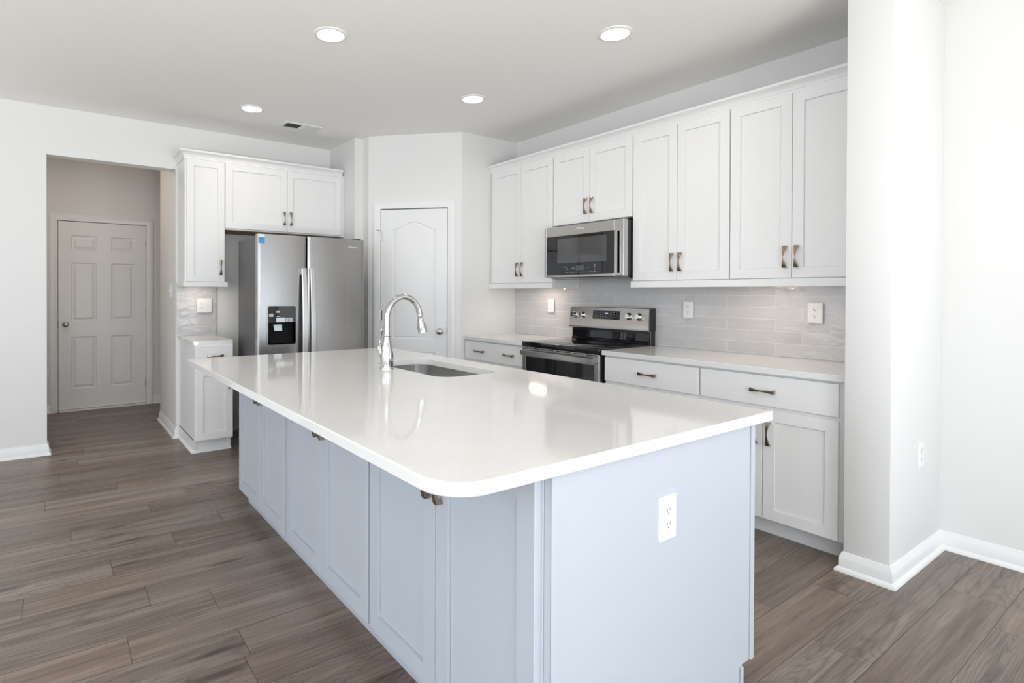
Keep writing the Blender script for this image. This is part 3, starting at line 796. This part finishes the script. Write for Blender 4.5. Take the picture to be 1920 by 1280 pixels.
# ------------------------------------------------------------------ fridge
def fridge():
    x0, x1, yf, zt = 1.297, 2.202, 4.282, 1.738
    t = thing('refrigerator', 'stainless steel side-by-side refrigerator with a water dispenser', 'refrigerator', (x0, yf, 0))
    W_ = x1-x0
    MB().box(0.012, W_-0.012, 0.088, 0.592, 0.03, zt-0.012, 0.004).build('fridge_body', FRIDGESIDE, t, 'dark grey side panels')
    MB().box(0.03, W_-0.03, 0.03, 0.10, 0.012, 0.085).build('base_grille', DARK, t)
    MB().box(0.010, W_-0.010, 0.072, 0.0875, 0.09, zt-0.004).build('door_gasket', DARK, t)
    for x in (0.05, W_-0.09): [MB().box(x, x+0.04, y, y+0.05, 0, 0.03).build('foot', DARK, t) for y in (0.14, 0.5)]
    gl, gr = 0.384, 0.400
    dx0, dx1, dz0, dz1 = 0.074, 0.302, 0.877, 1.184
    def door(xa, xb, hole):
        bm_ = 0.05; out = [(xa, 0.09), (xb, 0.09), (xb, zt), (xa, zt)]
        m = MB(); n = 40
        # slightly crowned front, wrapped edges
        sec = []
        for i in range(n+1):
            u = i/n; x = xa+(xb-xa)*u; e = min(u, 1-u)*(xb-xa)
            y = 0.0 + (0.006*(1-min(1, e/0.012))**2) + 0.005*(2*u-1)**2
            sec.append((x, y))
        sec += [(xb, 0.070), (xa, 0.070)]
        if not hole:
            m.loft([[(x, y, z) for x, y in sec] for z in (0.09, zt)])
        else:
            for (za, zb_) in ((0.09, dz0), (dz1, zt)):
                m.loft([[(x, y, z) for x, y in sec] for z in (za, zb_)])
            fy = lambda x: 0.006*(1-min(1, min(x-xa, xb-x)/0.012))**2+0.005*(2*(x-xa)/(xb-xa)-1)**2
            for (qa, qb) in ((xa, dx0), (dx1, xb)):
                xs = [qa+(qb-qa)*i/10 for i in range(11)]
                m.loft([[(x, fy(x), z) for x in xs]+[(qb, 0.070, z), (qa, 0.070, z)] for z in (dz0, dz1)])
        return m
    dl = door(0.0, gl, True).build('left_door', STEEL, t); dr = door(gr, W_, False).build('right_door', STEEL, t)
    # dispenser: frame, glossy control panel, recess, paddle, tray
    fr = MB(); o1 = rrect(dx0-0.004, dx1+0.004, dz0-0.004, dz1+0.004, 0.018, 6); o2 = rrect(dx0+0.003, dx1-0.003, dz0+0.003, dz1-0.003, 0.014, 6)
    fr.loft([[(a, 0.004, b) for a, b in o1], [(a, -0.002, b) for a, b in o1], [(a, -0.002, b) for a, b in o2], [(a, 0.06, b) for a, b in o2]], cap0=False, cap1=False)
    dp = fr.build('dispenser_frame', STEEL, dl)
    mid = 1.052
    cp = MB(); o3 = rrect(dx0+0.003, dx1-0.003, mid, dz1-0.003, [0.001, 0.001, 0.014, 0.014], 6)
    cp.loft([[(a, 0.02, b) for a, b in o3], [(a, 0.001, b) for a, b in o3]]); cp.build('dispenser_panel', BLACKG, dl, 'glossy black control panel')
    rc = MB(); o4 = rrect(dx0+0.003, dx1-0.003, dz0+0.003, mid, [0.014, 0.014, 0.001, 0.001], 6)
    rc.loft([[(a, 0.002, b) for a, b in o4], [(a, 0.066, b) for a, b in o4]], cap0=False); rc.build('dispenser_recess', DARK, dl)
    MB().box(0.142, 0.212, -0.0004, 0.001, 1.055, 1.090).build('instruction_label', STICKW, dl, 'pale grey label')
    pr = MB()
    pr.box(0.216, 0.240, -0.0004, 0.001, 1.058, 1.088).box(0.246, 0.272, -0.0004, 0.001, 1.058, 1.088).box(0.085, 0.118, -0.0002, 0.001, 1.098, 1.122).box(0.142, 0.170, -0.0002, 0.001, 1.128, 1.142).box(0.145, 0.172, -0.0002, 0.001, 1.097, 1.103)
    pr.build('panel_markings', PRINT, dl)
    pd = MB(); pd.loft([[(0.132, 0.03, 1.035), (0.198, 0.03, 1.035), (0.198, 0.055, 1.035), (0.132, 0.055, 1.035)], [(0.134, 0.022, 0.985), (0.196, 0.022, 0.985), (0.196, 0.034, 0.985), (0.134, 0.034, 0.985)]])
    pd.build('dispenser_paddle', STICKW, dl, 'pale paddle')
    MB().box(0.10, 0.20, 0.008, 0.055, 0.892, 0.905, 0.003).build('drip_tray', BLACKP, dl)
    for par, cx in ((dl, 0.360), (dr, 0.430)):
        h = MB(); n = 20; rings = []; zt_, zb_ = 1.481, 0.40
        for i in range(n+1):
            s = i/n; z = zt_+(zb_-zt_)*s; bow = 0.030+0.030*(1-(2*s-1)**2)
            hw = 0.021
            rings.append([(cx-hw, -bow+0.006, z), (cx-hw+0.005, -bow, z), (cx+hw-0.005, -bow, z), (cx+hw, -bow+0.006, z), (cx+hw, -bow+0.014, z), (cx-hw, -bow+0.014, z)])
        h.loft(rings); h.box(cx-0.018, cx+0.018, -0.030, 0.002, zt_-0.05, zt_-0.0005, 0.003).box(cx-0.018, cx+0.018, -0.030, 0.002, zb_+0.0005, zb_+0.05, 0.003)
        h.build('handle', STEELB, par)
    st = MB().box(0.004, 0.051, -0.0010+0.001, 0.004, 1.713, 1.734).build('energy_sticker', STICKW, dl, 'small white and blue sticker')
    MB().box(0.004, 0.051, -0.0003, 0.004, 1.664, 1.7125).build('sticker_field', STICKB, st, 'blue lower field')
    text_mesh('wordmark', 'Whirlpool', 0.022, WORDM, dr, (2.095-x0, -0.0006, 1.6705), (PI/2, 0, 0), 0.084)
    MB().box(0.02, 0.09, 0.02, 0.14, zt-0.0115, zt+0.008, 0.003).build('hinge_cover', DARK, t)
    MB().box(W_-0.09, W_-0.02, 0.02, 0.14, zt-0.0115, zt+0.008, 0.003).build('hinge_cover', DARK, t)
fridge()

# ------------------------------------------------------------------ island
IX, IXR, IYN, IYF = 0.930, 1.892, 0.912, 3.462
ZI = ZCT-0.032
def island_unit(label, ya, yb):
    w = ya-yb; m_ = w/2
    return cabinet('island_cabinet', label, 'cabinet', (1.262, ya), R90, w-0.0006, 1.262-IX, 0.0, ZI-0.0005,
        doors=[(0.007, m_-0.0015, 0.098, ZI-0.012, m_-0.030, 0.738), (m_+0.0015, w-0.007, 0.098, ZI-0.012, m_+0.030, 0.738)], cab=CABG, toe=(0.094, 0.042, 0.0), group='grey island cabinets under the counter overhang', rail=0.062)
island_unit('grey two-door island cabinet farthest from the camera, nearest the fridge', 3.4555, 2.6275)
island_unit('grey two-door island cabinet in the middle of the seating side', 2.6270, 1.7700)
island_unit('grey two-door island cabinet nearest the camera, at the rounded counter corner', 1.7695, 0.9330)
# cooker-side run
dI = IXR-0.012-1.2635
def range_side_unit(label, ya, yb, ztop):
    t = thing('island_base_cabinet', label, 'cabinet', (1.2635, ya, 0), PI/2); w = yb-ya
    MB().box(0, w, -0.001, -(dI-0.08), 0, 0.1005).build('toe_base', CABG, t)
    MB().box(0, w, -0.001, -(dI-0.02), 0.1, ztop).build('cabinet_body', CABG, t)
    for k_ in range(2):
        o = shaker(k_*w/2+0.003, (k_+1)*w/2-0.003, 0.105, ztop-0.012, -dI).build('door', CABG, t)
        pull(w/2+(-0.033 if k_ == 0 else 0.033), ztop-0.11, -dI).build('handle', BRONZE, o)
range_side_unit('grey island base cabinet facing the range, at the outlet end', 0.9335, 1.940, ZI-0.0005)
range_side_unit('low grey island base cabinet facing the range, directly under the sink', 1.941, 2.915, 0.655)
range_side_unit('grey island base cabinet facing the range, at the fridge end', 2.916, 3.455, ZI-0.0005)
tag(slab(0.003, 0.971, 0.0, ZI-0.012-0.657, 0.0).build('false_drawer_front', CABG), 'grey false drawer front in front of the sink on the range side', 'panel')
fd = bpy.data.objects['false_drawer_front']; fd.location = (1.2635+dI, 1.941, 0.657); fd.rotation_euler = (0, 0, PI/2)
def end_panel(label, y0, y1):
    prof = [(IX+0.024, 0.097), (IX+0.064, 0.097), (IX+0.064, 0.0), (IXR-0.066, 0.0), (IXR-0.066, 0.097), (IXR, 0.097), (IXR, ZI-0.0005), (IX+0.024, ZI-0.0005)]
    m = MB().loft([[(x, y0, z) for x, z in prof], [(x, y1, z) for x, z in prof]])
    return m
tE = thing('island_end_panel', 'plain grey island end panel with the white outlet', 'panel', (0, 0, 0))
end_panel('', IYN+0.001, 0.9325).build('panel_board', CABG, tE)
MB().box(IX+0.024, IX+0.046, IYN-0.004, IYN+0.0008, 0.0975, ZI-0.001, 0.001).build('edge_strip', CABG, tE)
MB().box(IXR-0.022, IXR, IYN-0.004, IYN+0.0008, 0.097, ZI-0.001, 0.001).build('edge_strip', CABG, tE)
MB().box(IXR-0.080, IXR-0.0665, IYN-0.006, IYN+0.0008, 0, 0.094, 0.002).build('toe_molding', CABG, tE)
tag(end_panel('', 3.456, 3.472).build('island_end_panel', CABG), 'grey island end panel on the far fridge side', 'panel')
# countertop with sink cut-out
I0, I1, J0, J1 = 0.6435, 1.9758, 0.8900, 3.4768
KX0, KX1, KY0, KY1 = 1.468, 1.824, 2.078, 2.778
outer = rrect(I0, I1, J0, J1, [0.105, 0.008, 0.008, 0.008], 12)
hole = rrect(KX0, KX1, KY0, KY1, 0.085, 10)
m = MB(); e = 0.003
m.bm(filled(inset(outer, e), [inset(hole, -0.002)], lambda a, b: (a, b, ZCT)))
m.bm(filled(inset(outer, e), [hole], lambda a, b: (a, b, ZI)))
m.loft([[(x, y, ZI) for x, y in inset(outer, e)], [(x, y, ZI+e) for x, y in outer], [(x, y, ZCT-e) for x, y in outer], [(x, y, ZCT) for x, y in inset(outer, e)]], cap0=False, cap1=False)
m.loft([[(x, y, ZI) for x, y in hole], [(x, y, ZCT-0.002) for x, y in hole], [(x, y, ZCT) for x, y in inset(hole, -0.002)]], cap0=False, cap1=False)
tag(m.build('island_countertop', QUARTZ), 'large white quartz island countertop with one rounded corner and a sink cutout', 'countertop')
# sink
t = thing('kitchen_sink', 'stainless steel undermount sink set into the island countertop', 'sink', ((KX0+KX1)/2, (KY0+KY1)/2, 0.668))
cx, cy = (KX0+KX1)/2, (KY0+KY1)/2
h2 = [(x-cx, y-cy) for x, y in hole]
zr = ZI-0.0015-0.668
b = MB()
b.loft([[(x, y, zr) for x, y in inset(h2, -0.022)], [(x, y, zr) for x, y in inset(h2, -0.003)], [(x, y, zr-0.03) for x, y in inset(h2, -0.002)], [(x, y, 0.035) for x, y in inset(h2, 0.008)], [(x, y, 0.012) for x, y in inset(h2, 0.018)],
        [(x, y, 0.003) for x, y in inset(h2, 0.045)], [(x*0.3, y*0.2, 0.0) for x, y in h2]], cap0=False)
b.build('sink_basin', SINKM, t)
MB().lathe([(0.0, 0.0006), (0.045, 0.0006), (0.045, 0.0035), (0.038, 0.0035), (0.030, 0.001), (0.0, 0.001)], 28).build('drain', CHROME, t)

# faucet
def faucet():
    fx, fy = 1.400, 2.470
    t = thing('kitchen_faucet', 'brushed nickel gooseneck kitchen faucet beside the island sink', 'faucet', (fx, fy, ZCT))
    MB().lathe([(0.0, 0.0), (0.0345, 0.0), (0.0345, 0.004), (0.0315, 0.010), (0.0310, 0.014), (0.0325, 0.030), (0.0335, 0.052), (0.0325, 0.075), (0.0285, 0.102), (0.0230, 0.128), (0.0185, 0.150), (0.0170, 0.168), (0.0, 0.168)], 72,
               None, 0.022, 18, (0.016, 0.155)).build('faucet_body', NICKEL, t)
    MB().lathe([(0.0, 0.166), (0.0195, 0.166), (0.0215, 0.170), (0.0215, 0.173), (0.0190, 0.177), (0.0, 0.177)], 32).build('collar', NICKEL, t)
    path = [(0, 0, 0.172), (0, 0, 0.21), (0, 0, 0.248)]
    rx, rz, zc_ = 0.0995, 0.110, 0.258
    for i in range(0, 31):
        a = PI-(PI*0.94)*i/30
        path.append((rx+rx*math.cos(a), 0, zc_+rz*math.sin(a)))
    ex = (Vector(path[-1])-Vector(path[-2])).normalized(); path.append(tuple(Vector(path[-1])+ex*0.008))
    MB().tube(path, 0.0152, 24).build('gooseneck_spout', NICKEL, t)
    e = Vector(path[-1]); d_ = (Vector(path[-1])-Vector(path[-2])).normalized()
    mt = Matrix.Translation(e) @ d_.to_track_quat('Z', 'Y').to_matrix().to_4x4()
    MB().lathe([(0.0, -0.004), (0.0158, -0.004), (0.0172, 0.0), (0.0172, 0.006), (0.0150, 0.010), (0.0158, 0.020), (0.0185, 0.040), (0.0225, 0.058), (0.0245, 0.072), (0.0235, 0.084), (0.0255, 0.090), (0.0255, 0.093), (0.021, 0.094), (0.0, 0.093)], 48,
               mt, 0.018, 12, (0.012, 0.082)).build('spray_head', NICKEL, t)
    # side lever
    p0, p1 = Vector((0, 0.024, 0.030)), Vector((0, 0.064, 0.104))
    dv = (p1-p0).normalized(); mt = Matrix.Translation(p0) @ dv.to_track_quat('Z', 'Y').to_matrix().to_4x4(); L = (p1-p0).length
    MB().lathe([(0.0, -0.005), (0.012, -0.005), (0.014, 0.02), (0.019, L*0.75), (0.0225, L*0.92), (0.0225, L), (0.0, L)], 32, mt).build('lever_hub', NICKEL, t)
    MB().lathe([(0.0, L-0.001), (0.0220, L-0.001), (0.0230, L+0.004), (0.0195, L+0.014), (0.0105, L+0.022), (0.0, L+0.025)], 32, mt).build('lever_cap', NICKEL, t)
    top = p1+dv*0.018
    pts, rd = [], []
    for i in range(15):
        s = i/14; pts.append((0, top.y-0.004+0.006*math.sin(s*PI*1.2)-0.012*s, top.z-0.004+0.080*s)); rd.append(0.0052+0.0035*max(0, s-0.55)*2)
    for i in range(1, 7):
        a = i/6*PI*0.75; pts.append((0, pts[14][1]+0.011*(1-math.cos(a)), pts[14][2]+0.011*math.sin(a))); rd.append(0.0083)
    MB().tube(pts, rd, 16).build('lever', NICKEL, t)
faucet()

# ------------------------------------------------------------------ outlets and switches (local frame faces -y)
def receptacle(par, x, z):
    o = rrect(x-0.0165, x+0.0165, z-0.0140, z+0.0140, 0.0115, 5)
    r = MB().loft([[(a, -0.004, b) for a, b in o], [(a, -0.0062, b) for a, b in o]]).build('receptacle', PLATE, par)
    s = MB().box(x-0.0075, x-0.0050, -0.0066, -0.0058, z-0.001, z+0.008).box(x+0.0050, x+0.0072, -0.0066, -0.0058, z+0.0005, z+0.008)
    s.lathe([(0.0, 0.0), (0.0028, 0.0), (0.0028, 0.0008), (0.0, 0.0008)], 12, Matrix.Translation((x, -0.0058, z-0.0065)) @ Matrix.Rotation(PI/2, 4, 'X'))
    s.build('socket_slots', SLOTM, r, 'dark slots')
def outlet(label, loc, rz, w=0.079, h=0.118, kind='duplex'):
    t = thing('light_switch' if kind in ('rocker', 'toggle') else 'wall_outlet', label, 'light switch' if kind in ('rocker', 'toggle') else 'outlet', loc, rz)
    o = rrect(-w/2, w/2, -h/2, h/2, 0.004, 3)
    MB().loft([[(a, 0.0, b) for a, b in o], [(a, -0.003, b) for a, b in o], [(a, -0.0055, b) for a, b in inset(o, 0.004)]]).build('cover_plate', PLATE, t, ang=12)
    if kind == 'duplex':
        for z in (0.0195, -0.0195): receptacle(t, 0.0, z)
    elif kind == 'double':
        for z in (0.0195, -0.0195): receptacle(t, -0.022, z)
        mt = Matrix.Translation((0.026, -0.005, 0.0)) @ Matrix.Rotation(PI/2, 4, 'X')
        MB().lathe([(0.0, 0.0), (0.0075, 0.0), (0.0075, 0.003), (0.0045, 0.003), (0.0045, 0.008), (0.0, 0.008)], 16, mt).build('jack', PLATE, t)
    elif kind == 'rocker':
        MB().box(-0.0165, 0.0165, -0.0075, -0.004, -0.033, 0.033, 0.0015).build('rocker', PLATE, t)
    elif kind == 'toggle':
        MB().box(-0.005, 0.005, -0.014, -0.004, -0.004, 0.011, 0.0015).build('toggle', PLATE, t)
xt = XR-0.0212
outlet('white rocker switch plate on the tile left of the range', (xt, 3.563, 1.174), R90, 0.076, 0.120, 'rocker')
outlet('white outlet on the tile just right of the range backguard', (xt, 2.2465, 1.174), R90, 0.074, 0.118)
outlet('white outlet with a wider plate on the tile near the wall stub', (xt, 1.449, 1.176), R90, 0.080, 0.120)
outlet('white double-gang outlet and jack plate on the tile beside the fridge', (1.130, YF-0.0212, 1.167), 0, 0.128, 0.128, 'double')
outlet('white outlet on the grey island end panel', (1.411, IYN+0.0005, 0.664), 0, 0.080, 0.124)
outlet('white outlet low on the wall stub side facing the camera', (3.425, SN-0.0003, 0.520), 0, 0.074, 0.118)
outlet('white toggle switch on the passage jamb beside the narrow cabinets', (A2-0.0003, 5.60, 1.299), R90, 0.074, 0.118, 'toggle')

# ------------------------------------------------------------------ recessed lights and vent
for x, y, lb in ((1.304, 2.955, 'glowing recessed ceiling light above the island, nearer of the two on the passage side'),
                 (2.618, 2.030, 'glowing recessed ceiling light closest to the wall stub on the range side'),
                 (1.309, 4.491, 'glowing recessed ceiling light next to the ceiling vent'),
                 (2.617, 3.315, 'glowing recessed ceiling light in front of the pantry wall')):
    t = thing('recessed_light', lb, 'ceiling light', (x, y, ZC), 0, 'recessed ceiling lights')
    MB().lathe([(0.076, 0.0), (0.076, -0.008), (0.086, -0.008), (0.094, -0.004), (0.096, 0.0)], 48).build('trim_ring', TRIM, t)
    MB().lathe([(0.0, -0.001), (0.0755, -0.001), (0.0755, -0.006), (0.0, -0.0065)], 48).build('lamp_lens', LENS, t, 'glowing white lens')
    l = bpy.data.lights.new('recessed_lamp', 'AREA'); l.shape = 'DISK'; l.size = 0.15; l.energy = 1.6; l.color = (1.0, 0.90, 0.80); l.spread = math.radians(150)
    q = bpy.data.objects.new('recessed_lamp', l); COL.objects.link(q); q.parent = t; q.location = (0, 0, -0.012)
t = thing('ceiling_vent', 'white louvred ceiling vent above the fridge', 'vent', (1.806, 4.740, ZC))
m = MB(); w2, d2 = 0.165, 0.088
m.box(-w2, w2, -d2, -d2+0.025, -0.006, 0).box(-w2, w2, d2-0.025, d2, -0.006, 0).box(-w2, -w2+0.028, -d2+0.025, d2-0.025, -0.006, 0).box(w2-0.028, w2, -d2+0.025, d2-0.025, -0.006, 0).box(-0.007, 0.007, -d2+0.025, d2-0.025, -0.007, 0)
m.build('vent_frame', TRIM, t)
MB().box(-w2+0.02, w2-0.02, -d2+0.02, d2-0.02, -0.0012, -0.0004).build('duct_opening', DARK, t, 'dark duct opening')
for sgn in (-1, 1):
    m = MB()
    for i in range(9):
        x = sgn*(0.014+i*0.0138); dx = 0.006*sgn
        m.loft([[(x-dx*0.9, -d2+0.025, -0.0015), (x+dx, -d2+0.025, -0.010), (x+dx+0.001, -d2+0.025, -0.0098), (x-dx*0.9+0.001, -d2+0.025, -0.0013)], [(x-dx*0.9, d2-0.025, -0.0015), (x+dx, d2-0.025, -0.010), (x+dx+0.001, d2-0.025, -0.0098), (x-dx*0.9+0.001, d2-0.025, -0.0013)]])
    m.build('louver_bank', TRIM, t)
